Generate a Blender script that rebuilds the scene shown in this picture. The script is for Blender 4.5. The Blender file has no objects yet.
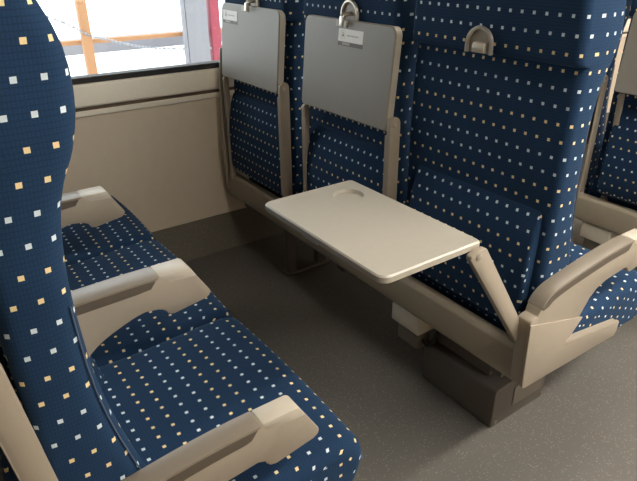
import bpy, bmesh, math
from mathutils import Vector, Matrix
C = bpy.context.scene.collection
PI = math.pi

# ------------------------------------------------------------------ materials
def newmat(name):
    m = bpy.data.materials.new(name); m.use_nodes = True
    nt = m.node_tree
    return m, nt, nt.nodes, nt.links, nt.nodes['Principled BSDF']

def plastic(name, col, rough=.45, var=.04, scale=60, metal=0, bump=.03, spec=.5):
    m, nt, N, L, B = newmat(name)
    tc = N.new('ShaderNodeTexCoord'); no = N.new('ShaderNodeTexNoise')
    no.inputs['Scale'].default_value = scale; no.inputs['Detail'].default_value = 4
    L.new(tc.outputs['Object'], no.inputs['Vector'])
    mx = N.new('ShaderNodeMix'); mx.data_type = 'RGBA'
    mx.inputs[6].default_value = [c * (1 - var) for c in col] + [1]
    mx.inputs[7].default_value = [min(1, c * (1 + var)) for c in col] + [1]
    L.new(no.outputs['Fac'], mx.inputs[0]); L.new(mx.outputs[2], B.inputs['Base Color'])
    B.inputs['Roughness'].default_value = rough; B.inputs['Metallic'].default_value = metal
    B.inputs['Specular IOR Level'].default_value = spec
    if bump:
        n2 = N.new('ShaderNodeTexNoise'); n2.inputs['Scale'].default_value = 900
        L.new(tc.outputs['Object'], n2.inputs['Vector'])
        b = N.new('ShaderNodeBump'); b.inputs['Strength'].default_value = bump; b.inputs['Distance'].default_value = .001
        L.new(n2.outputs['Fac'], b.inputs['Height']); L.new(b.outputs['Normal'], B.inputs['Normal'])
    return m

def fabric(name, pu=.029, pv=.035, size=.0066, base=(.0165, .043, .096)):
    m, nt, N, L, B = newmat(name)
    uv = N.new('ShaderNodeUVMap'); uv.uv_map = 'UVMap'
    sp = N.new('ShaderNodeSeparateXYZ'); L.new(uv.outputs['UV'], sp.inputs[0])
    def M(op, a, b=None, c=None):
        n = N.new('ShaderNodeMath'); n.operation = op
        for i, v in enumerate((a, b, c)):
            if v is None: continue
            if isinstance(v, (int, float)): n.inputs[i].default_value = v
            else: L.new(v, n.inputs[i])
        return n.outputs[0]
    U, V = sp.outputs[0], sp.outputs[1]
    v = M('DIVIDE', V, pv); row = M('FLOOR', v)
    odd = M('FLOORED_MODULO', row, 2)
    u = M('ADD', M('DIVIDE', U, pu), M('MULTIPLY', odd, .5))
    def inside(f, p):
        d = M('ABSOLUTE', M('SUBTRACT', M('FRACT', f), .5))
        return M('LESS_THAN', d, size / p / 2)
    dot = M('MULTIPLY', inside(u, pu), inside(v, pv))
    pair = M('FLOORED_MODULO', M('FLOOR', M('DIVIDE', row, 2)), 2)
    # woven ground: a fine grid of darker rib lines and thread noise
    def rib(c, p):
        return M('LESS_THAN', M('FRACT', M('DIVIDE', c, p)), .2)
    grid = M('MAXIMUM', rib(U, .0042), rib(V, .0064))
    no = N.new('ShaderNodeTexNoise'); no.inputs['Scale'].default_value = 1100; no.inputs['Detail'].default_value = 2
    L.new(uv.outputs['UV'], no.inputs['Vector'])
    n3 = N.new('ShaderNodeTexNoise'); n3.inputs['Scale'].default_value = 9
    L.new(uv.outputs['UV'], n3.inputs['Vector'])
    k = M('MULTIPLY', M('SUBTRACT', 1.08, M('MULTIPLY', grid, .26)), M('ADD', .55, M('MULTIPLY', no.outputs['Fac'], .9)))
    k = M('MULTIPLY', k, M('ADD', .85, M('MULTIPLY', n3.outputs['Fac'], .3)))
    bc = N.new('ShaderNodeMix'); bc.data_type = 'RGBA'; bc.blend_type = 'MULTIPLY'; bc.inputs[0].default_value = 1
    bc.inputs[6].default_value = (*base, 1)
    cb = N.new('ShaderNodeCombineXYZ')
    for i in range(3): L.new(k, cb.inputs[i])
    L.new(cb.outputs[0], bc.inputs[7])
    dc = N.new('ShaderNodeMix'); dc.data_type = 'RGBA'
    dc.inputs[6].default_value = (.72, .82, .88, 1); dc.inputs[7].default_value = (.95, .74, .40, 1)
    L.new(pair, dc.inputs[0])
    fin = N.new('ShaderNodeMix'); fin.data_type = 'RGBA'
    L.new(dot, fin.inputs[0]); L.new(bc.outputs[2], fin.inputs[6]); L.new(dc.outputs[2], fin.inputs[7])
    L.new(fin.outputs[2], B.inputs['Base Color'])
    B.inputs['Roughness'].default_value = .9; B.inputs['Specular IOR Level'].default_value = .15
    B.inputs['Sheen Weight'].default_value = .10; B.inputs['Sheen Roughness'].default_value = .4
    B.inputs['Sheen Tint'].default_value = (.35, .55, .8, 1)
    bp = N.new('ShaderNodeBump'); bp.inputs['Strength'].default_value = .35; bp.inputs['Distance'].default_value = .0012
    L.new(M('SUBTRACT', no.outputs['Fac'], grid), bp.inputs['Height']); L.new(bp.outputs['Normal'], B.inputs['Normal'])
    return m

def speckle_floor(name, a, b, speck, scale=260):
    m, nt, N, L, B = newmat(name)
    tc = N.new('ShaderNodeTexCoord')
    n1 = N.new('ShaderNodeTexNoise'); n1.inputs['Scale'].default_value = 140; n1.inputs['Detail'].default_value = 6
    n2 = N.new('ShaderNodeTexNoise'); n2.inputs['Scale'].default_value = 3
    vo = N.new('ShaderNodeTexVoronoi'); vo.inputs['Scale'].default_value = scale
    for n in (n1, n2, vo): L.new(tc.outputs['Object'], n.inputs['Vector'])
    mx = N.new('ShaderNodeMix'); mx.data_type = 'RGBA'
    mx.inputs[6].default_value = (*a, 1); mx.inputs[7].default_value = (*b, 1)
    ad = N.new('ShaderNodeMath'); ad.operation = 'MULTIPLY_ADD'; ad.inputs[1].default_value = .5
    L.new(n1.outputs['Fac'], ad.inputs[0])
    h = N.new('ShaderNodeMath'); h.operation = 'MULTIPLY'; h.inputs[1].default_value = .5
    L.new(n2.outputs['Fac'], h.inputs[0]); L.new(h.outputs[0], ad.inputs[2])
    L.new(ad.outputs[0], mx.inputs[0])
    # sparse pale flecks: cells whose random colour passes a threshold, near the cell centre
    sx = N.new('ShaderNodeSeparateColor'); L.new(vo.outputs['Color'], sx.inputs[0])
    g = N.new('ShaderNodeMath'); g.operation = 'GREATER_THAN'; g.inputs[1].default_value = .80; L.new(sx.outputs[0], g.inputs[0])
    d = N.new('ShaderNodeMath'); d.operation = 'LESS_THAN'; d.inputs[1].default_value = .36; L.new(vo.outputs['Distance'], d.inputs[0])
    f = N.new('ShaderNodeMath'); f.operation = 'MULTIPLY'; L.new(g.outputs[0], f.inputs[0]); L.new(d.outputs[0], f.inputs[1])
    fi = N.new('ShaderNodeMix'); fi.data_type = 'RGBA'; L.new(f.outputs[0], fi.inputs[0])
    L.new(mx.outputs[2], fi.inputs[6]); fi.inputs[7].default_value = (*speck, 1)
    L.new(fi.outputs[2], B.inputs['Base Color'])
    B.inputs['Roughness'].default_value = .62; B.inputs['Specular IOR Level'].default_value = .35
    return m

def emit(name, col, s):
    m = bpy.data.materials.new(name); m.use_nodes = True
    N = m.node_tree.nodes; L = m.node_tree.links; N.clear()
    o = N.new('ShaderNodeOutputMaterial'); e = N.new('ShaderNodeEmission')
    e.inputs[0].default_value = (*col, 1); e.inputs[1].default_value = s
    L.new(e.outputs[0], o.inputs[0]); return m

def glass_mat():
    m = bpy.data.materials.new('window_glass'); m.use_nodes = True
    N = m.node_tree.nodes; L = m.node_tree.links; N.clear()
    o = N.new('ShaderNodeOutputMaterial'); t = N.new('ShaderNodeBsdfTransparent'); g = N.new('ShaderNodeBsdfGlossy')
    t.inputs[0].default_value = (.93, .96, .96, 1); g.inputs['Roughness'].default_value = .03
    mx = N.new('ShaderNodeMixShader'); fr = N.new('ShaderNodeFresnel'); fr.inputs[0].default_value = 1.35
    L.new(fr.outputs[0], mx.inputs[0]); L.new(t.outputs[0], mx.inputs[1]); L.new(g.outputs[0], mx.inputs[2])
    L.new(mx.outputs[0], o.inputs[0]); return m

FAB = fabric('dotted_navy_moquette')
SHELL = plastic('beige_shell_plastic', (.39, .325, .25), .42)
RAILM = plastic('beige_painted_metal', (.38, .32, .235), .4)
PAD = plastic('taupe_arm_pad', (.26, .215, .165), .36)
INLAY = plastic('dark_taupe_inlay', (.12, .093, .068), .55)
TIPM = plastic('cream_arm_tip', (.60, .53, .43), .35)
TRAY = plastic('tray_laminate', (.50, .455, .38), .36, bump=.015)
TRAYB = plastic('tray_underside', (.30, .27, .23), .45)
TRAYE = plastic('tray_edging', (.47, .42, .34), .4)
CHROME = plastic('brushed_chrome', (.62, .56, .48), .3, metal=.7, bump=0)
CUPM = plastic('latch_recess_plastic', (.34, .29, .22), .4)
DARK = plastic('brown_pedestal_metal', (.12, .10, .08), .5)
DARK2 = plastic('dark_inset_metal', (.20, .17, .135), .5)
BLACK = plastic('black_rubber', (.02, .018, .016), .6)
BOXM = plastic('cream_box_plastic', (.72, .64, .52), .5)
WALLM = plastic('beige_wall_laminate', (.68, .57, .44), .5, var=.05, scale=25)
SILL = plastic('cream_sill_paint', (.90, .82, .68), .35)
CEIL = plastic('ceiling_panel_white', (.50, .485, .45), .6)
STICK = plastic('white_sticker', (.92, .87, .80), .4, bump=0)
STICKD = plastic('dark_sticker_band', (.10, .078, .052), .5, bump=0)
STICKL = plastic('sticker_band_pale_ink', (.36, .31, .24), .5, bump=0)
INKR = plastic('faded_red_ink', (.42, .22, .20), .5, bump=0)
INKG = plastic('grey_ink', (.50, .46, .42), .5, bump=0)
PIPE = plastic('slate_piping', (.08, .115, .19), .7)
FLOORM = speckle_floor('speckled_floor_vinyl', (.095, .086, .075), (.16, .145, .126), (.24, .21, .17), 210)
COVEM = speckle_floor('speckled_cove_vinyl', (.10, .086, .064), (.15, .128, .098), (.24, .21, .165))
GLASS = glass_mat()

# ------------------------------------------------------------------ mesh helpers
def link(name, bm, mats, parent=None, smooth=35, kind=None):
    me = bpy.data.meshes.new(name)
    bmesh.ops.recalc_face_normals(bm, faces=bm.faces) if not getattr(bm, '_keep', False) else None
    for f in bm.faces: f.smooth = True
    bm.to_mesh(me); bm.free()
    me.set_sharp_from_angle(angle=math.radians(smooth))
    for m in (mats if isinstance(mats, (list, tuple)) else [mats]): me.materials.append(m)
    o = bpy.data.objects.new(name, me); C.objects.link(o)
    if parent: o.parent = parent
    if kind: o['kind'] = kind
    return o

def bevel(bm, edges, off, seg=2):
    if edges: bmesh.ops.bevel(bm, geom=edges, offset=off, segments=seg, profile=.5, affect='EDGES', clamp_overlap=True)

def box(bm, x0, x1, y0, y1, z0, z1, bev=0, seg=2, mi=0):
    t = bmesh.new()
    bmesh.ops.create_cube(t, size=1)
    for v in t.verts:
        v.co = Vector(((x0 + x1) / 2 + v.co.x * (x1 - x0), (y0 + y1) / 2 + v.co.y * (y1 - y0), (z0 + z1) / 2 + v.co.z * (z1 - z0)))
    if bev: bevel(t, t.edges[:], bev, seg)
    for f in t.faces: f.material_index = mi
    me = bpy.data.meshes.new('t'); t.to_mesh(me); t.free(); bm.from_mesh(me); bpy.data.meshes.remove(me)

def prism(bm, pts, a, b, axis='y', bev=0, seg=2, mi=0, ang=20):
    """extrude a polygon: axis 'y' -> pts are (x,z); 'z' -> (x,y); 'x' -> (y,z)"""
    t = bmesh.new()
    def P(p, k):
        return {'y': (p[0], k, p[1]), 'z': (p[0], p[1], k), 'x': (k, p[0], p[1])}[axis]
    va = [t.verts.new(P(p, a)) for p in pts]; vb = [t.verts.new(P(p, b)) for p in pts]
    n = len(pts)
    t.faces.new(va); t.faces.new(vb[::-1])
    for i in range(n): t.faces.new((va[i], vb[i], vb[(i + 1) % n], va[(i + 1) % n]))
    bmesh.ops.recalc_face_normals(t, faces=t.faces)
    if bev:
        es = [e for e in t.edges if len(e.link_faces) == 2 and e.calc_face_angle(0) > math.radians(ang)]
        bevel(t, es, bev, seg)
    for f in t.faces: f.material_index = mi
    me = bpy.data.meshes.new('t'); t.to_mesh(me); t.free(); bm.from_mesh(me); bpy.data.meshes.remove(me)

def tube(bm, pts, r, n=8, mi=0, cap=True):
    pts = [Vector(p) for p in pts]; rings = []; ref = None
    for i, p in enumerate(pts):
        d = (pts[min(i + 1, len(pts) - 1)] - pts[max(i - 1, 0)]).normalized()
        if ref is None: ref = Vector((1, 0, 0)) if abs(d.x) < .5 else Vector((0, 1, 0)) if abs(d.y) < .5 else Vector((0, 0, 1))
        up = ref
        s = d.cross(up).normalized(); t = s.cross(d)
        rings.append([bm.verts.new(p + r * (math.cos(2 * PI * k / n) * s + math.sin(2 * PI * k / n) * t)) for k in range(n)])
    for a, b in zip(rings, rings[1:]):
        for k in range(n):
            bm.faces.new((a[k], a[(k + 1) % n], b[(k + 1) % n], b[k])).material_index = mi
    if cap:
        bm.faces.new(rings[0][::-1]).material_index = mi; bm.faces.new(rings[-1]).material_index = mi

def cyl(bm, c, axis, r, h, n=24, mi=0, bev=0):
    t = bmesh.new()
    bmesh.ops.create_cone(t, cap_ends=True, segments=n, radius1=r, radius2=r, depth=h)
    if bev: bevel(t, [e for e in t.edges if e.calc_face_angle(0) > 1], bev)
    R = {'x': Matrix.Rotation(PI / 2, 4, 'Y'), 'y': Matrix.Rotation(PI / 2, 4, 'X'), 'z': Matrix.Identity(4)}[axis]
    bmesh.ops.transform(t, matrix=Matrix.Translation(c) @ R, verts=t.verts)
    for f in t.faces: f.material_index = mi
    me = bpy.data.meshes.new('t'); t.to_mesh(me); t.free(); bm.from_mesh(me); bpy.data.meshes.remove(me)

def smoothcurve(pts, n=6):
    out = []
    P = [Vector(p) for p in pts]
    for i in range(len(P) - 1):
        p0 = P[max(i - 1, 0)]; p1 = P[i]; p2 = P[i + 1]; p3 = P[min(i + 2, len(P) - 1)]
        for k in range(n):
            t = k / n
            out.append(tuple(.5 * ((2 * p1) + (-p0 + p2) * t + (2 * p0 - 5 * p1 + 4 * p2 - p3) * t * t + (-p0 + 3 * p1 - 3 * p2 + p3) * t ** 3)))
    out.append(tuple(P[-1])); return out

def thing(name, label, cat, loc, group=None):
    o = bpy.data.objects.new(name, None); C.objects.link(o); o.location = loc
    o.empty_display_size = .1
    o['label'] = label; o['category'] = cat
    if group: o['group'] = group
    return o

def tag(o, label, cat, group=None):
    o['label'] = label; o['category'] = cat
    if group: o['group'] = group
    return o

# ------------------------------------------------------------------ seat pieces (local: x=0 at rear rail, y=0 seat centre, z=0 floor)
def lerp_tab(tab, z):
    if z <= tab[0][0]: return tab[0][1]
    for (a, u), (b, w) in zip(tab, tab[1:]):
        if z <= b:
            t = (z - a) / (b - a); t = t * t * (3 - 2 * t) if False else t
            return u + (w - u) * t
    return tab[-1][1]

FRONT = [(.36, .215), (.42, .200), (.50, .174), (.56, .158), (.63, .142), (.69, .133), (.74, .129), (.83, .126), (.90, .130), (.955, .140), (1.0, .160), (1.03, .169), (1.06, .174), (1.10, .174), (1.13, .168), (1.16, .156), (1.19, .147), (1.22, .134), (1.24, .120)]
REAR = [(.36, .034), (.45, .040), (.60, .042), (.80, .039), (.93, .042), (.993, .048)]
FSM = smoothcurve([(a, b) for a, b in FRONT], 4)

def backrest_bm(hw):
    bm = bmesh.new(); uvl = bm.loops.layers.uv.new('UVMap')
    zs = [.36 + i * (.993 - .36) / 26 for i in range(27)] + [.9945, .998, 1.004] + [1.004 + i * (1.20 - 1.004) / 9 for i in range(1, 10)] + [1.214, 1.226, 1.235, 1.240]
    rings = []; vcum = 0; pr = None
    for z in zs:
        xf = lerp_tab(FSM, z)
        if z < .9940: xr = lerp_tab(REAR, z)
        elif z < .9950: xr = .036
        elif z < 1.0: xr = .029
        else: xr = .026
        h = hw
        if z > 1.20:
            t = (z - 1.20) / .04; k = 1 - math.sqrt(max(0, 1 - t * t))
            xr += .036 * k; xf -= .030 * k; h -= .04 * k
        if z > 1.05: h -= .012 * min(1, (z - 1.05) / .15)
        rr, rf = .020, .030
        half = []                                  # from rear centre to front centre, at +y
        for i in range(7): half.append((xr, (h - rr) * i / 6))
        for i in range(1, 7):
            a = PI / 2 * i / 6; half.append((xr + rr * (1 - math.cos(a)), h - rr + rr * math.sin(a)))
        half.append(((xr + rr + xf - rf) / 2, h + .002))
        for i in range(0, 7):
            a = PI / 2 * i / 6; half.append((xf - rf * (1 - math.sin(a)), h - rf + rf * math.cos(a)))
        dip = .030 if z > .5 else .030
        for i in range(1, 9):
            t = i / 8; w = (h - rf) * (1 - t); s = min(1, t / .35); s = s * s * (3 - 2 * s)
            half.append((xf - dip * s, w))
        loop = half + [(x, -y) for x, y in half[-2:0:-1]]
        # arc length u, symmetric
        u = [0]
        for p, q in zip(half, half[1:]): u.append(u[-1] + math.hypot(p[0] - q[0], p[1] - q[1]))
        off = lerp_tab(REAR, z) - xr if z < 1.20 else 0
        u = [t - off * min(1, max(0, (i - 12)) / 1.0) for i, t in enumerate(u)]
        nh = len(half)
        us = u + [-x for x in u[-2:0:-1]]
        if pr is not None: vcum += z - pr[0]
        pr = (z, xr)
        rings.append(([bm.verts.new((x, y, z)) for x, y in loop], us, vcum + .445, u[-1]))
    n = len(rings[0][0])
    for (A, ua, va, La), (B, ub, vb, Lb) in zip(rings, rings[1:]):
        for k in range(n):
            k2 = (k + 1) % n
            f = bm.faces.new((A[k], A[k2], B[k2], B[k]))
            uu = [ua[k], ua[k2], ub[k2], ub[k]]
            if uu[0] >= La - 1e-6 and uu[1] < 0: uu[0] = -La; uu[3] = -Lb
            for lp, q, v in zip(f.loops, uu, (va, va, vb, vb)): lp[uvl].uv = (q, v)
    for R_, fl in ((rings[-1], 1), (rings[0], 0)):
        vs = R_[0]
        f = bm.faces.new(vs if fl else vs[::-1])
        for lp in f.loops: lp[uvl].uv = (lp.vert.co.y, R_[2] + lp.vert.co.x * fl)
    return bm

def boxuv(bm, x0, ztop, oy=0):
    uvl = bm.loops.layers.uv.get('UVMap') or bm.loops.layers.uv.new('UVMap')
    bm.normal_update()
    for f in bm.faces:
        n = f.normal
        for lp in f.loops:
            c = lp.vert.co
            if abs(n.z) >= max(abs(n.x), abs(n.y)): uv = (c.y + oy, c.x)
            elif abs(n.x) >= abs(n.y): uv = (c.y + oy, (x0 + ztop - c.z) if n.x > 0 else c.z)
            else: uv = (c.y + oy + math.copysign(1, c.y) * (ztop - c.z), c.x)
            lp[uvl].uv = uv

def cushion_bm(y0, y1):
    """loft a rounded cushion profile along y"""
    prof = [(.10, .25), (.10, .365), (.13, .375), (.20, .368), (.28, .366), (.36, .370), (.44, .377), (.49, .378), (.518, .370), (.535, .352), (.541, .325), (.534, .29), (.52, .262), (.50, .25)]
    prof = smoothcurve([(a + (.03 if a > .4 else 0), b) for a, b in prof], 3)
    S = [0]
    for p, q in zip(prof, prof[1:]): S.append(S[-1] + math.hypot(p[0] - q[0], p[1] - q[1]))
    bm = bmesh.new(); uvl = bm.loops.layers.uv.new('UVMap')
    cx, cz = .31, .30
    stn = []
    R = .028
    for i in range(0, 6):
        a = PI / 2 * i / 5; stn.append((y0 + R * (1 - math.sin(a)), R * (1 - math.cos(a))))   # (y, inset)
    stn = [(y0 + R * (1 - math.cos(PI / 2 * i / 5)), R * (1 - math.sin(PI / 2 * i / 5))) for i in range(6)]
    m = [(y0 + R + (y1 - y0 - 2 * R) * t / 10, -.004 * math.sin(PI * t / 10)) for t in range(1, 10)]
    st = stn + m + [(y1 - (y - y0), ins) for y, ins in stn[::-1]]
    rows = []; U = []
    u = y0
    for i, (y, ins) in enumerate(st):
        if i:
            u += math.hypot(y - st[i - 1][0], ins - st[i - 1][1])
        U.append(u)
        ring = []
        for (x, z) in prof:
            x2 = min(x, .541 - ins) if False else x + (-ins if x > .4 else 0) * min(1, (x - .4) / .12 if x > .4 else 0)
            z2 = z - (ins if z > .30 else 0) * (1 if z > .34 else (z - .30) / .04)
            ring.append(bm.verts.new((x2, y, z2)))
        rows.append(ring)
    xs = [S[k] + .10 for k in range(len(prof))]
    for i in range(len(rows) - 1):
        for k in range(len(prof) - 1):
            f = bm.faces.new((rows[i][k], rows[i][k + 1], rows[i + 1][k + 1], rows[i + 1][k]))
            for lp, a, b in zip(f.loops, (U[i], U[i], U[i + 1], U[i + 1]), (xs[k], xs[k + 1], xs[k + 1], xs[k])): lp[uvl].uv = (a, b)
        f = bm.faces.new((rows[i][-1], rows[i][0], rows[i + 1][0], rows[i + 1][-1]))
        for lp in f.loops: lp[uvl].uv = (lp.vert.co.y, lp.vert.co.x)
    for ring in (rows[0], rows[-1]):
        f = bm.faces.new(ring)
        for lp in f.loops: lp[uvl].uv = ((ring is rows[0] and -1 or 1) * (.38 - lp.vert.co.z) + lp.vert.co.y, lp.vert.co.x)
    return bm

def welt_path(hw, side):
    pts = []
    for i in range(20):
        z = .37 + i * .045
        if z > .86: break
        pts.append((lerp_tab(FSM, z) - .0075, side * (hw - .0065 - (.012 * min(1, max(0, (z - 1.05) / .15)))), z))
    return pts

def rrect(x0, x1, y0, y1, r, n=5):
    out = []
    for cx, cy, a0 in ((x1 - r, y1 - r, 0), (x0 + r, y1 - r, PI / 2), (x0 + r, y0 + r, PI), (x1 - r, y0 + r, 1.5 * PI)):
        for i in range(n + 1):
            a = a0 + PI / 2 * i / n; out.append((cx + r * math.cos(a), cy + r * math.sin(a)))
    return out

def build_tray(parent, y0, y1, is_open, sticker=None, hinge_z=.76):
    """tray in its open attitude: hinge at x=0, board runs to -x, upper face z=0"""
    D, T = (.254, .017) if is_open else (.262, .026)
    bm = bmesh.new()
    x0, x1 = -D, .004
    ta = y0
    if not is_open: y0 += .010
    def outline(x0, x1, y0, y1, r):
        # larger radius at the free edge, small near the hinge
        o = []
        for cx, cy, a0, rr in ((x1, y1, 0, .010), (x0, y1, PI / 2, r), (x0, y0, PI, r), (x1, y0, 1.5 * PI, .010)):
            ccx = cx - rr if cx == x1 else cx + rr; ccy = cy - rr if cy == y1 else cy + rr
            for i in range(7):
                a = a0 + PI / 2 * i / 6; o.append((ccx + rr * math.cos(a), ccy + rr * math.sin(a)))
        return o
    O = outline(x0, x1, y0, y1, .022)
    I = outline(x0 + .003, x1 - .003, y0 + .003, y1 - .003, .020)
    top = [bm.verts.new((x, y, 0)) for x, y in I]
    up = [bm.verts.new((x, y, -.003)) for x, y in O]
    lo = [bm.verts.new((x, y, -T + .003)) for x, y in O]
    bt = [bm.verts.new((x, y, -T)) for x, y in I]
    n = len(O)
    for A, B, mi in ((top, up, 0), (up, lo, 2), (lo, bt, 1)):
        for k in range(n):
            bm.faces.new((A[k], B[k], B[(k + 1) % n], A[(k + 1) % n])).material_index = mi
    bm.faces.new(bt).material_index = 1
    # shallow round cup recess near the hinge on the far side
    cc = (-.064, y1 - .078); cr = .036; m = 36
    rim = [bm.verts.new((cc[0] + cr * math.cos(2 * PI * k / m), cc[1] + cr * math.sin(2 * PI * k / m), 0)) for k in range(m)]
    wall = [bm.verts.new((cc[0] + (cr - .003) * math.cos(2 * PI * k / m), cc[1] + (cr - .003) * math.sin(2 * PI * k / m), -.008)) for k in range(m)]
    for k in range(m): bm.faces.new((rim[k], rim[(k + 1) % m], wall[(k + 1) % m], wall[k])).material_index = 2
    bm.faces.new(wall).material_index = 0
    e1 = [bm.edges.get((top[k], top[(k + 1) % n])) for k in range(n)]
    e2 = [bm.edges.get((rim[k], rim[(k + 1) % m])) for k in range(m)]
    r = bmesh.ops.triangle_fill(bm, edges=e1 + e2, use_beauty=True, use_dissolve=False)
    for f in r['geom']:
        if isinstance(f, bmesh.types.BMFace): f.material_index = 0
    # finger catch under the free edge
    ym = (y0 + y1) / 2 + .02
    box(bm, x0 + .0015, x0 + .020, ym - .025, ym + .025, -T - .004, -T + .004, .0015, 1, 2)
    t = link('tray_table', bm, [TRAY, TRAYB, TRAYE], parent, 30)
    if is_open:
        t.location = (-.188, 0, .687)
        hx, hz = -.208, .669
    else:
        t.location = (.013, 0, hinge_z + .004); t.rotation_euler = (0, PI / 2 + math.radians(4.6), 0)
        hx, hz = -.004, hinge_z + .022
    # swing arms
    dx, dz = hx - (.022 if is_open else 0), hz - .341
    Ln = math.hypot(dx, dz); ang = math.atan2(-dx, dz)        # lean towards -x
    for s in (-1, 1):
        bm = bmesh.new()
        pts = []
        w0, w1 = (.0165, .0225) if is_open else (.019, .019) if s < 0 else (.011, .011)
        if s > 0 and not is_open: Ln -= .034
        for i in range(9):
            a = PI + PI * i / 8; pts.append((w0 * math.cos(a), w0 * math.sin(a)))
        for i in range(9):
            a = PI * i / 8; pts.append((w1 * math.cos(a), Ln + w1 * math.sin(a))) if not is_open else None
        if is_open: pts += [(w1, Ln - .008), (w1 - .003, Ln - .003), (.004, Ln + .009), (-w1 + .006, Ln + .0135), (-w1, Ln + .008)]
        ya = (y0 - .0165, y0 - .0015) if s < 0 else (y1 + .0015, y1 + .0165) if is_open else (y1 - .014, y1 + .001)
        prism(bm, pts, ya[0], ya[1], 'y', .003, 2, 0, 30)
        # rolled flange on the back edge gives the bar its depth
        prism(bm, [(-w0, .05), (-w0 + .003, .05), (-w0 + .003, Ln - .03), (-w0, Ln - .03)], ya[0] if s < 0 else ya[0] - .006, ya[1] + .006 if s < 0 else ya[1], 'y', .001, 1)
        a = link('tray_arm', bm, SHELL, parent, 30)
        a.location = (0.022 if is_open else .012 if s < 0 else .002, 0, .341); a.rotation_euler = (0, -ang, 0)
        b2 = bmesh.new()
        yy = ya[0] - .001 if s < 0 else ya[1] + .001
        cyl(b2, (-.004, yy, Ln - .002), 'y', .0062, .004, 16, 0, .001)
        hs = link('hinge_screw', b2, CHROME, a)
        hb = bmesh.new(); cyl(hb, (0, (ya[0] + ya[1]) / 2, 0), 'y', .012, .022, 20, 0, .002)
        link('pivot_boss', hb, RAILM, a)
    if sticker is not None:
        sy, w, h, zt = sticker                           # centre y, width, height, distance from hinge (up when stowed)
        zf = -T - .0006
        bm = bmesh.new(); box(bm, -zt - h, -zt, sy - w / 2, sy + w / 2, zf - .0003, zf + .0006, 0, 1, 0)
        k = -zt - h
        # small pictogram: frame dots and a figure; a faint line of print
        def ink(xa, xb, ya, yb, mi): box(bm, xa, xb, ya, yb, zf - .0006, zf - .0003, 0, 1, mi)
        cyy = sy + w * .30
        ink(k + h * .40, k + h * .62, cyy - .0035, cyy + .0035, 1)
        ink(k + h * .25, k + h * .33, cyy - .002, cyy + .002, 1)
        for q in range(9):
            ink(k + h * .44, k + h * .54, sy + w * .14 - q * .0058 - .0045, sy + w * .14 - q * .0058, 2)
        for a0, b0, c0, d0 in ((.12, .15, -.008, .008), (.76, .79, -.008, .008)):
            ink(k + h * a0, k + h * b0, cyy + c0, cyy + d0, 3)
        ink(k + h * .12, k + h * .79, cyy + .0075, cyy + .0085, 3); ink(k + h * .12, k + h * .79, cyy - .0085, cyy - .0075, 3)
        st = link('sticker', bm, [STICK, INKR, INKG, TIPM], t); st['label'] = 'white notice sticker with a pictogram'
        bm = bmesh.new(); box(bm, -zt, -zt + .011, sy - w / 2, sy + w / 2, zf - .0003, zf + .0006, 0, 1, 0)
        box(bm, -zt + .002, -zt + .0085, sy - w * .0, sy + w * .32, zf - .0006, zf - .0003, 0, 1, 1)
        st = link('sticker_band', bm, [STICKD, STICKL], t); st['label'] = 'dark brown strip under the white sticker'
    return t

def build_latch(parent, y, z0, stowed):
    bm = bmesh.new(); R, n = .034, 20
    xs = .0195
    prof = [(y - R, z0 - .004)] + [(y + R * math.cos(PI - PI * i / n), z0 + .015 + R * math.sin(PI - PI * i / n)) for i in range(n + 1)] + [(y + R, z0 - .004)]
    tube(bm, [(xs, a, b) for a, b in prof], .0048, 10)
    ring = link('latch_surround', bm, CHROME, parent); ring['label'] = 'chrome horseshoe ring of the tray latch'
    bm = bmesh.new(); prism(bm, prof, .0220, .0300, 'x', 0)
    link('latch_plate', bm, CUPM, parent)
    bm = bmesh.new()
    if stowed:
        prism(bm, [(.024, z0 + .022), (.004, z0 + .019), (-.010, z0 + .012), (-.012, z0 - .014), (-.0065, z0 - .014), (-.003, z0 + .010), (.024, z0 + .012)], y - .008, y + .008, 'y', .002, 2)
    else:
        prism(bm, [(.024, z0 + .022), (.014, z0 + .018), (.011, z0 + .008), (.013, z0 - .002), (.024, z0 - .002)], y - .020, y + .014, 'y', .002, 2)
    link('latch_knob', bm, TIPM if not stowed else CHROME, parent)

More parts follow.
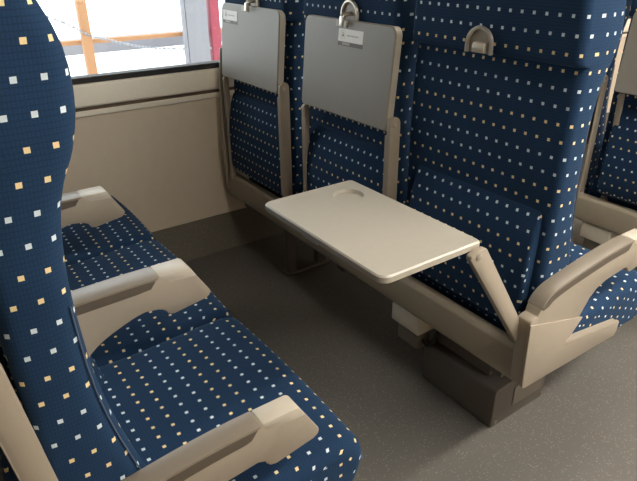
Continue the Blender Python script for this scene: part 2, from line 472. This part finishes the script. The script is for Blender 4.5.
ARM_TOP = [(-.012, .455), (-.004, .480), (.012, .500), (.036, .513), (.085, .524), (.17, .536), (.26, .546), (.34, .550), (.415, .550)]
def armrest(parent, ya, yb, aisle, dx=0):
    bm = bmesh.new()
    tip = [(.422, .547), (.462, .480), (.460, .470), (.450, .464), (.375, .452), (.363, .455), (.356, .468), (.342, .474)]
    if aisle:
        poly = smoothcurve(ARM_TOP, 3)[:] + tip + [(.26, .466), (.225, .455), (.200, .435), (.180, .405), (.150, .360), (.128, .338), (.375, .300), (.383, .294), (.381, .262), (.372, .252), (.36, .250), (-.014, .262), (-.020, .268), (-.022, .30), (-.034, .448), (-.034, .456), (-.026, .460)]
    else:
        poly = [(.152, .544), (.17, .545), (.30, .550), (.415, .550)] + tip + smoothcurve([(.315, .478), (.285, .471), (.224, .445), (.186, .413), (.172, .372), (.17, .325)], 3) + [(.152, .325)]
    if aisle: poly[0] = (-.014, .462)
    prism(bm, poly, ya, yb, 'y', .0035, 2, 0, 25)
    if aisle:     # grip ledge along the lower bar and the moulded seam above the side panel
        prism(bm, [(.128, .337), (.374, .299), (.376, .289), (.122, .326)], ya - .003, ya + .004, 'y', .0025, 2, 0, 15)
    arm = link('armrest', bm, SHELL, parent, 35)
    bm = bmesh.new()
    top = smoothcurve(ARM_TOP[1:-1], 3) if aisle else [(.153, .544), (.17, .545), (.23, .547), (.30, .549)]
    top = [p for p in top if p[0] < .336] + [(.339, .5490)]
    th = .0045
    low = []
    for i, p in enumerate(top):
        q = top[min(i + 1, len(top) - 1)]; r = top[max(i - 1, 0)]
        d = Vector((q[0] - r[0], q[1] - r[1])).normalized()
        k = th * (min(1, .35 + i / 3) if aisle else 1)
        low.append((p[0] + d.y * k, p[1] - d.x * k))
    low[-1] = (low[-1][0] + .010, low[-1][1])
    upp = [(a, b + .0012) for a, b in top]
    upp.append((.352, .5505))
    prism(bm, upp + low[::-1], ya - .0012, yb + .0012, 'y', .0014, 2, 0, 35)
    inl = bmesh.new()
    def offs(k0):
        o = []
        for i, p in enumerate(top):
            q = top[min(i + 1, len(top) - 1)]; r = top[max(i - 1, 0)]
            d = Vector((q[0] - r[0], q[1] - r[1])).normalized(); k = k0 * (min(1, .45 + i / 4) if aisle else 1)
            o.append((p[0] + d.y * k, p[1] - d.x * k))
        return o
    hi, lo_ = offs(.0042), offs(.0235)
    lo_[-1] = (lo_[-1][0] - .006, lo_[-1][1] + .003); hi[-1] = (hi[-1][0] + .006, hi[-1][1])
    prism(inl, hi + lo_[::-1], ya - .0014, yb + .0014, 'y', .0006, 1, 0, 50)
    q = link('armrest_inlay', inl, INLAY, arm, 35); q['label'] = 'dark taupe strip along the side of the armrest'
    p = link('armrest_pad', bm, PAD, arm, 35); p['label'] = 'taupe pad along the top of the armrest'
    bm = bmesh.new()
    prism(bm, [(.353, .5512), (.416, .5512), (.4225, .5475), (.434, .527), (.375, .531), (.359, .538)], ya - .0008, yb + .0008, 'y', .0025, 2, 0, 30)
    p = link('armrest_tip', bm, TIPM, arm, 35); p['label'] = 'cream plastic nose of the armrest'
    if aisle:
        bm = bmesh.new()      # base cover below the arm, a separate moulding with a visible joint
        prism(bm, [(-.024, .268), (-.036, .450), (.044, .428), (.11, .409), (.184, .388), (.150, .352), (.130, .3385), (.378, .3005), (.386, .294), (.384, .262), (.374, .251), (.2, .255), (-.016, .261)], ya - .0025, ya + .004, 'y', .0018, 2, 0, 25)
        link('side_cover', bm, SHELL, arm, 35)
    if not aisle: arm.location = (dx, 0, .052)
    return arm

def build_seat(kind, loc, label, is_open=False):
    P = dict(aisle=dict(hw=.235, tray=(-.228, .192), cush=(-.262, .268), latch=.008, st=None),
             middle=dict(hw=.2225, tray=(-.2475, .1725), cush=(-.230, .298), latch=-.030, st=(-.055, .110, .034, .2045)),
             window=dict(hw=.222, tray=(-.226, .200), cush=(-.232, .236), latch=-.02, st=(.128, .110, .034, .2045)))[kind]
    s = thing('train_seat', label, 'seat', loc, 'blue dotted train seats in rows of three')
    hw = P['hw']
    link('backrest', backrest_bm(hw), FAB, s, 50)
    br = s.children[0]
    for side in (-1, 1):
        bm = bmesh.new(); tube(bm, welt_path(hw, side), .0012, 6); link('piping', bm, PIPE, br)
    # lower rear pocket, a padded panel standing proud of the back
    bm = bmesh.new()
    t0, t1 = P['tray'][0] + .020, P['tray'][1] - .004
    prism(bm, [(.050, .372), (.020, .372), (.006, .385), (.000, .42), (.000, .54), (.006, .60), (.018, .655), (.032, .690), (.050, .695)], t0, t1, 'y', .010, 3, 0, 60)
    bmesh.ops.translate(bm, vec=(.012 if is_open else -.006, 0, 0), verts=bm.verts)
    boxuv(bm, .0, .38)
    for f in bm.faces:
        for lp in f.loops: lp[bm.loops.layers.uv['UVMap']].uv[1] += .085 * (abs(f.normal.x) > .5)
    link('seat_pocket', bm, FAB, s, 50)
    c = link('seat_cushion', cushion_bm(*P['cush']), FAB, s, 50)
    bm = bmesh.new(); y0, y1 = P['cush']
    tube(bm, [(.5715, y0 + .016, .300), (.5725, y0 + .03, .326), (.5745, (y0 + y1) / 2, .326), (.5725, y1 - .03, .326), (.5715, y1 - .016, .300)], .003, 6); link('cushion_piping', bm, PIPE, c)
    # moulded pan below the cushion
    bm = bmesh.new(); box(bm, .06, .47, y0 + .02, y1 - .02, .235, .2495, .004); link('seat_pan', bm, DARK, s)
    build_tray(s, P['tray'][0], P['tray'][1], is_open, P['st'])
    build_latch(s, P['latch'], .999 if is_open else 1.026, not is_open)
    if kind == 'aisle': armrest(s, -.275, -.238, True)
    elif kind == 'middle': armrest(s, -.3525, -.2975, False, -.006)
    else:
        armrest(s, -.352, -.297, False, -.018)
        # moulded edge against the carriage wall
        bm = bmesh.new()
        prism(bm, [(-.012, .28), (-.018, .45), (-.010, .74), (.002, .86), (.020, .86), (.030, .45), (.045, .28)], .226, .240, 'y', .004, 2)
        link('side_shell', bm, SHELL, s)
    return s

def build_frame(x, label):
    f = thing('seat_frame', label, 'seat frame', (x, 0, 0), 'seat frames under the rows')
    bm = bmesh.new()
    prism(bm, [(.000, .248), (-.004, .262), (-.002, .335), (.006, .347), (.030, .347), (.030, .244), (.006, .244)], .642, 2.165, 'y', .003, 2)
    link('rear_beam', bm, RAILM, f)
    bm = bmesh.new()
    box(bm, .12, .16, .66, 2.15, .19, .234, .004); box(bm, .36, .40, .66, 2.15, .19, .234, .004)
    box(bm, .04, .44, .70, .74, .195, .234, .003); box(bm, .04, .44, 1.38, 1.42, .195, .234, .003); box(bm, .04, .44, 2.06, 2.10, .195, .234, .003)
    link('seat_rack', bm, DARK, f)
    bm = bmesh.new()
    # pedestal: low box with a recessed cheek and a column
    prism(bm, [(.05, .0), (.05, .128), (.060, .135), (.265, .150), (.284, .142), (.284, .0)], .712, .985, 'y', .006, 2)
    box(bm, .075, .255, .76, .96, .14, .194, .006)
    pd = link('pedestal', bm, DARK, f)
    bm = bmesh.new(); prism(bm, [(.130, .045), (.130, .112), (.262, .124), (.262, .045)], .708, .7125, 'y', .0015, 1); link('pedestal_inset', bm, DARK2, pd)
    for xa, za in ((.065, .02), (.272, .02)):
        bm = bmesh.new(); cyl(bm, (xa, .711, za), 'y', .006, .006, 12); link('bolt', bm, DARK2, pd)
    bm = bmesh.new(); box(bm, .052, .092, 1.765, 1.80, 0, .20, .004); box(bm, .04, .26, 1.755, 1.81, 0, .012, .003)
    box(bm, .20, .24, 1.765, 1.80, 0, .20, .004)
    link('wall_side_leg', bm, DARK, f)
    bm = bmesh.new(); box(bm, .008, .085, .975, 1.095, .176, .240, .006, 2); jb = link('junction_box', bm, BOXM, f); jb['label'] = 'cream plastic box hung under the beam'
    bm = bmesh.new(); box(bm, .030, .085, .995, 1.085, .105, .1755, .005, 2); jb = link('control_box', bm, DARK2, f); jb['label'] = 'dark box below the cream one'
    bm = bmesh.new(); tube(bm, [(.045, .99, .14), (.045, .97, .13), (.06, .955, .15), (.07, .95, .21)], .005, 8); link('cable', bm, BLACK, f)
    return f

def copy_tree(o, parent=None):
    c = o.copy(); C.objects.link(c)
    if parent: c.parent = parent
    for ch in list(o.children): copy_tree(ch, c)
    return c

X1, X0, X2 = 1.03, -.03, 2.025
YC = dict(aisle=.875, middle=1.3775, window=1.915)
front_a = build_seat('aisle', (X1, YC['aisle'], 0), 'blue dotted seat whose back carries the lowered tray table', True)
front_m = build_seat('middle', (X1, YC['middle'], 0), 'blue dotted seat right behind the lowered tray, stickered tray folded up at its back')
front_w = build_seat('window', (X1, YC['window'], 0), 'blue dotted seat beside the window with a sticker at the tray corner')
rear_a = build_seat('aisle', (X0, YC['aisle'], 0), 'large blue dotted seat closest to the camera, its headrest at the left edge')
for ch in rear_a.children:
    if ch.name.startswith('tray_arm'): ch.location.x += .050; ch.location.y -= .007; ch.rotation_euler.y -= .10; ch.location.z -= .006
    if ch.name.startswith('tray_table'): ch.location.x -= .018; ch.location.z -= .004
    if ch.name.startswith('armrest'): ch.location = (-.012, 0, -.008)
rear_m = copy_tree(front_m); rear_m.location = (X0, YC['middle'], 0)
rear_m['label'] = 'seat with blue dotted cushion between two armrests, behind the nearest seat'
rear_w = copy_tree(front_w); rear_w.location = (X0, YC['window'], 0)
rear_w['label'] = 'farthest cushion of the left row, against the beige wall panel'
next_a = copy_tree(rear_a); next_a.location = (X2, YC['aisle'], 0)
next_a['label'] = 'seat cut off by the right edge, folded grey tray on its back'
next_m = copy_tree(front_m); next_m.location = (X2, YC['middle'], 0)
next_m['label'] = 'seat mostly hidden behind the big seatback, only a tray arm showing at the right'
# stickers of copies that the photo shows nothing of
build_frame(X1, 'beige seat frame with brown pedestal under the row with the lowered tray')
fr = [o for o in C.objects if o.name.startswith('seat_frame')][0]
f0 = copy_tree(fr); f0.location = (X0, 0, 0); f0['label'] = 'seat frame beneath the left row of cushions nearest the camera'
f2 = copy_tree(fr); f2.location = (X2, 0, 0); f2['label'] = 'beige seat frame beam at the right edge beyond the big seatback'

# ------------------------------------------------------------------ the carriage shell
WY, AY, XA, XB, CZ = 2.20, -1.25, -2.6, 5.4, 2.25
bm = bmesh.new(); box(bm, XA, XB, AY, WY + .06, -.05, 0); link('floor', bm, FLOORM, kind='structure')
bm = bmesh.new(); box(bm, XA, XB, AY - .06, WY + .06, CZ, CZ + .05); link('ceiling', bm, CEIL, kind='structure')
ZB, ZT = .797, 1.46
wins = [(-.30, 1.30), (1.62, 3.1), (3.5, 4.9)]
wins_aisle = [(.9, 2.9), (3.3, 4.9)]
def wall(name, ya, yb, wins):
    bm = bmesh.new()
    box(bm, XA, XB, ya, yb, 0, ZB - .02); box(bm, XA, XB, ya, yb, ZT + .02, CZ)
    e = [XA] + [v for w in wins for v in w] + [XB]
    for a, b in zip(e[::2], e[1::2]): box(bm, a, b, ya, yb, ZB - .02, ZT + .02)
    return link(name, bm, WALLM, kind='structure')
wall('wall_window_side', WY, WY + .06, wins)
wall('wall_aisle_side', AY - .06, AY, wins_aisle)
bm = bmesh.new(); box(bm, XA - .05, XA, AY, WY, 0, CZ); link('wall_rear', bm, DARK, kind='structure')
bm = bmesh.new(); box(bm, XB, XB + .05, AY, WY, 0, CZ); link('wall_front', bm, WALLM, kind='structure')
k = 0
for side in (1, -1):
    for (a, b) in (wins if side > 0 else wins_aisle):
        k += 1
        y = WY if side > 0 else AY
        bm = bmesh.new()
        # rubber seal ring around the opening
        for (p, q, r, s_) in ((a, b, ZB - .022, ZB), (a, b, ZT, ZT + .022)): box(bm, p, q, y - .004 * 1 if side > 0 else y - .05, y + .05 if side > 0 else y + .004, r, s_, .003, 1, 0)
        for (p, q) in ((a - .002, a + .02), (b - .02, b + .002)): box(bm, p, q, y - .004 if side > 0 else y - .05, y + .05 if side > 0 else y + .004, ZB - .02, ZT + .02, .003, 1, 0)
        w = link('window_%d' % k, bm, BLACK, kind='structure')
        bm = bmesh.new(); yy = y + side * .035; box(bm, a, b, yy - .003, yy + .003, ZB - .01, ZT + .01); link('window_pane', bm, GLASS, w)
# cream sill frame, dark groove, lower strip
bm = bmesh.new()
prism(bm, [(WY, .694), (WY - .016, .696), (WY - .020, .702), (WY - .014, .770), (WY - .010, .776), (WY, .777)], XA, XB, 'x', .002, 2)
link('trim_1', bm, SILL, kind='structure')
bm = bmesh.new(); prism(bm, [(WY, .658), (WY - .008, .660), (WY - .010, .664), (WY - .009, .680), (WY, .682)], XA, XB, 'x', .001, 1); link('trim_2', bm, SILL, kind='structure')
bm = bmesh.new(); box(bm, XA, XB, WY - .004, WY, .681, .695); link('trim_3', bm, plastic('brown_groove', (.13, .085, .05), .6), kind='structure')
bm = bmesh.new(); prism(bm, [(WY, .138), (WY - .004, .138), (WY - .070, .020), (WY - .080, 0), (WY, 0)], XA, XB, 'x', 0); link('baseboard_window_side', bm, COVEM, kind='structure')

# ceiling lamps
def lamp(x0, x1, y, w, power, label, col=(1, .96, .88)):
    t = thing('ceiling_light', label, 'light', ((x0 + x1) / 2, y, CZ))
    L = x1 - x0
    bm = bmesh.new(); box(bm, -L / 2, L / 2, -w / 2 - .02, w / 2 + .02, -.03, 0, .004); link('lamp_housing', bm, CEIL, t)
    bm = bmesh.new(); box(bm, -L / 2 + .02, L / 2 - .02, -w / 2, w / 2, -.036, -.0295, .002); link('diffuser', bm, emit('lamp_glow', col, power), t)
lamp(.6, 5.0, -.35, .16, 46, 'long warm fluorescent ceiling light over the aisle side')
lamp(1.5, 5.0, .95, .12, 17, 'long warm fluorescent ceiling light over the three-seat side')

# ------------------------------------------------------------------ outside the window
bm = bmesh.new(); box(bm, -6, 12, 2.9, 9.0, -.6, .02); link('platform', bm, plastic('pale_platform_concrete', (.8, .79, .76), .8), kind='structure')
WOOD = plastic('orange_brown_post_paint', (.34, .17, .08), .6)
PW = plastic('pale_grey_paint', (.20, .20, .23), .6)
PK = plastic('pink_red_paint', (.26, .035, .06), .5)
bm = bmesh.new(); box(bm, 1.222, 1.296, 5.0, 5.07, .02, 2.6, .006); tag(link('post', bm, WOOD), 'orange-brown post standing outside the window', 'post')
bm = bmesh.new(); box(bm, -4, 8, 5.08, 5.13, .525, .56, .005)
for x in (-2, .1, 3.6, 5.2): box(bm, x, x + .05, 5.08, 5.13, .02, .53, .004)
tag(link('handrail', bm, WOOD), 'thin orange-brown rail crossing outside the window', 'rail')
bm = bmesh.new(); box(bm, -4, 8, 5.55, 5.62, .38, .51, .006)
for x in (-3, 0, 2.75, 6): box(bm, x, x + .06, 5.56, 5.61, .02, .40)
tag(link('barrier', bm, PW), 'pale grey barrier board outside, below the rail', 'barrier')
bm = bmesh.new(); box(bm, 2.10, 2.30, 4.98, 5.04, .02, 2.6, .006); box(bm, 2.07, 2.095, 4.98, 5.02, .02, 2.6); tag(link('panel', bm, PW), 'pale grey upright panel outside, at right of the window view', 'panel')
bm = bmesh.new(); box(bm, 2.33, 2.42, 4.98, 5.06, .02, 2.6, .006); tag(link('pillar', bm, PK), 'pinkish red pillar outside, at the window edge beside the folded tray', 'pillar')
# sagging chain
bm = bmesh.new(); cp = smoothcurve([(.2, 4.992, 1.05), (1.02, 4.992, .745), (1.26, 4.992, .61), (1.41, 4.992, .56), (1.65, 4.992, .487), (1.9, 4.992, .448), (2.33, 4.992, .415), (2.9, 4.992, .45), (3.6, 4.992, .60)], 8)
for i, p in enumerate(cp[:-1]):
    q = cp[i + 1]; d = Vector(q) - Vector(p)
    tube(bm, [Vector(p) + d * .08, Vector(p) + d * .78], .011 if i % 2 else .007, 6)
tag(link('chain', bm, plastic('dull_grey_steel', (.25, .26, .29), .5, metal=.3)), 'grey chain sagging across the view outside the window', 'chain')

# ------------------------------------------------------------------ daylight
w = bpy.data.worlds.new('sky'); bpy.context.scene.world = w; w.use_nodes = True
bg = w.node_tree.nodes['Background']; bg.inputs[0].default_value = (.93, .97, 1, 1); bg.inputs[1].default_value = 3.6

# ------------------------------------------------------------------ camera
f_px = 576.18; a, b, c = 0.60963, 0.46684, -0.00434
ca, sa, cb, sb, cc, sc = math.cos(a), math.sin(a), math.cos(b), math.sin(b), math.cos(c), math.sin(c)
fw = Vector((sa * cb, ca * cb, -sb)); r = Vector((ca, -sa, 0)); u = r.cross(fw)
r2 = cc * r + sc * u; u2 = -sc * r + cc * u
cam = bpy.data.cameras.new('camera'); co = bpy.data.objects.new('camera', cam); C.objects.link(co)
co.matrix_world = Matrix(((r2.x, u2.x, -fw.x, 0), (r2.y, u2.y, -fw.y, 0), (r2.z, u2.z, -fw.z, 1.2), (0, 0, 0, 1)))
cam.sensor_width = 36; cam.sensor_fit = 'HORIZONTAL'; cam.lens = f_px / 637 * 36; cam.clip_start = .02
bpy.context.scene.camera = co
vs = bpy.context.scene.view_settings
vs.view_transform = 'Standard'; vs.look = 'None'; vs.gamma = 1; vs.use_curve_mapping = False; vs.exposure = 0.30
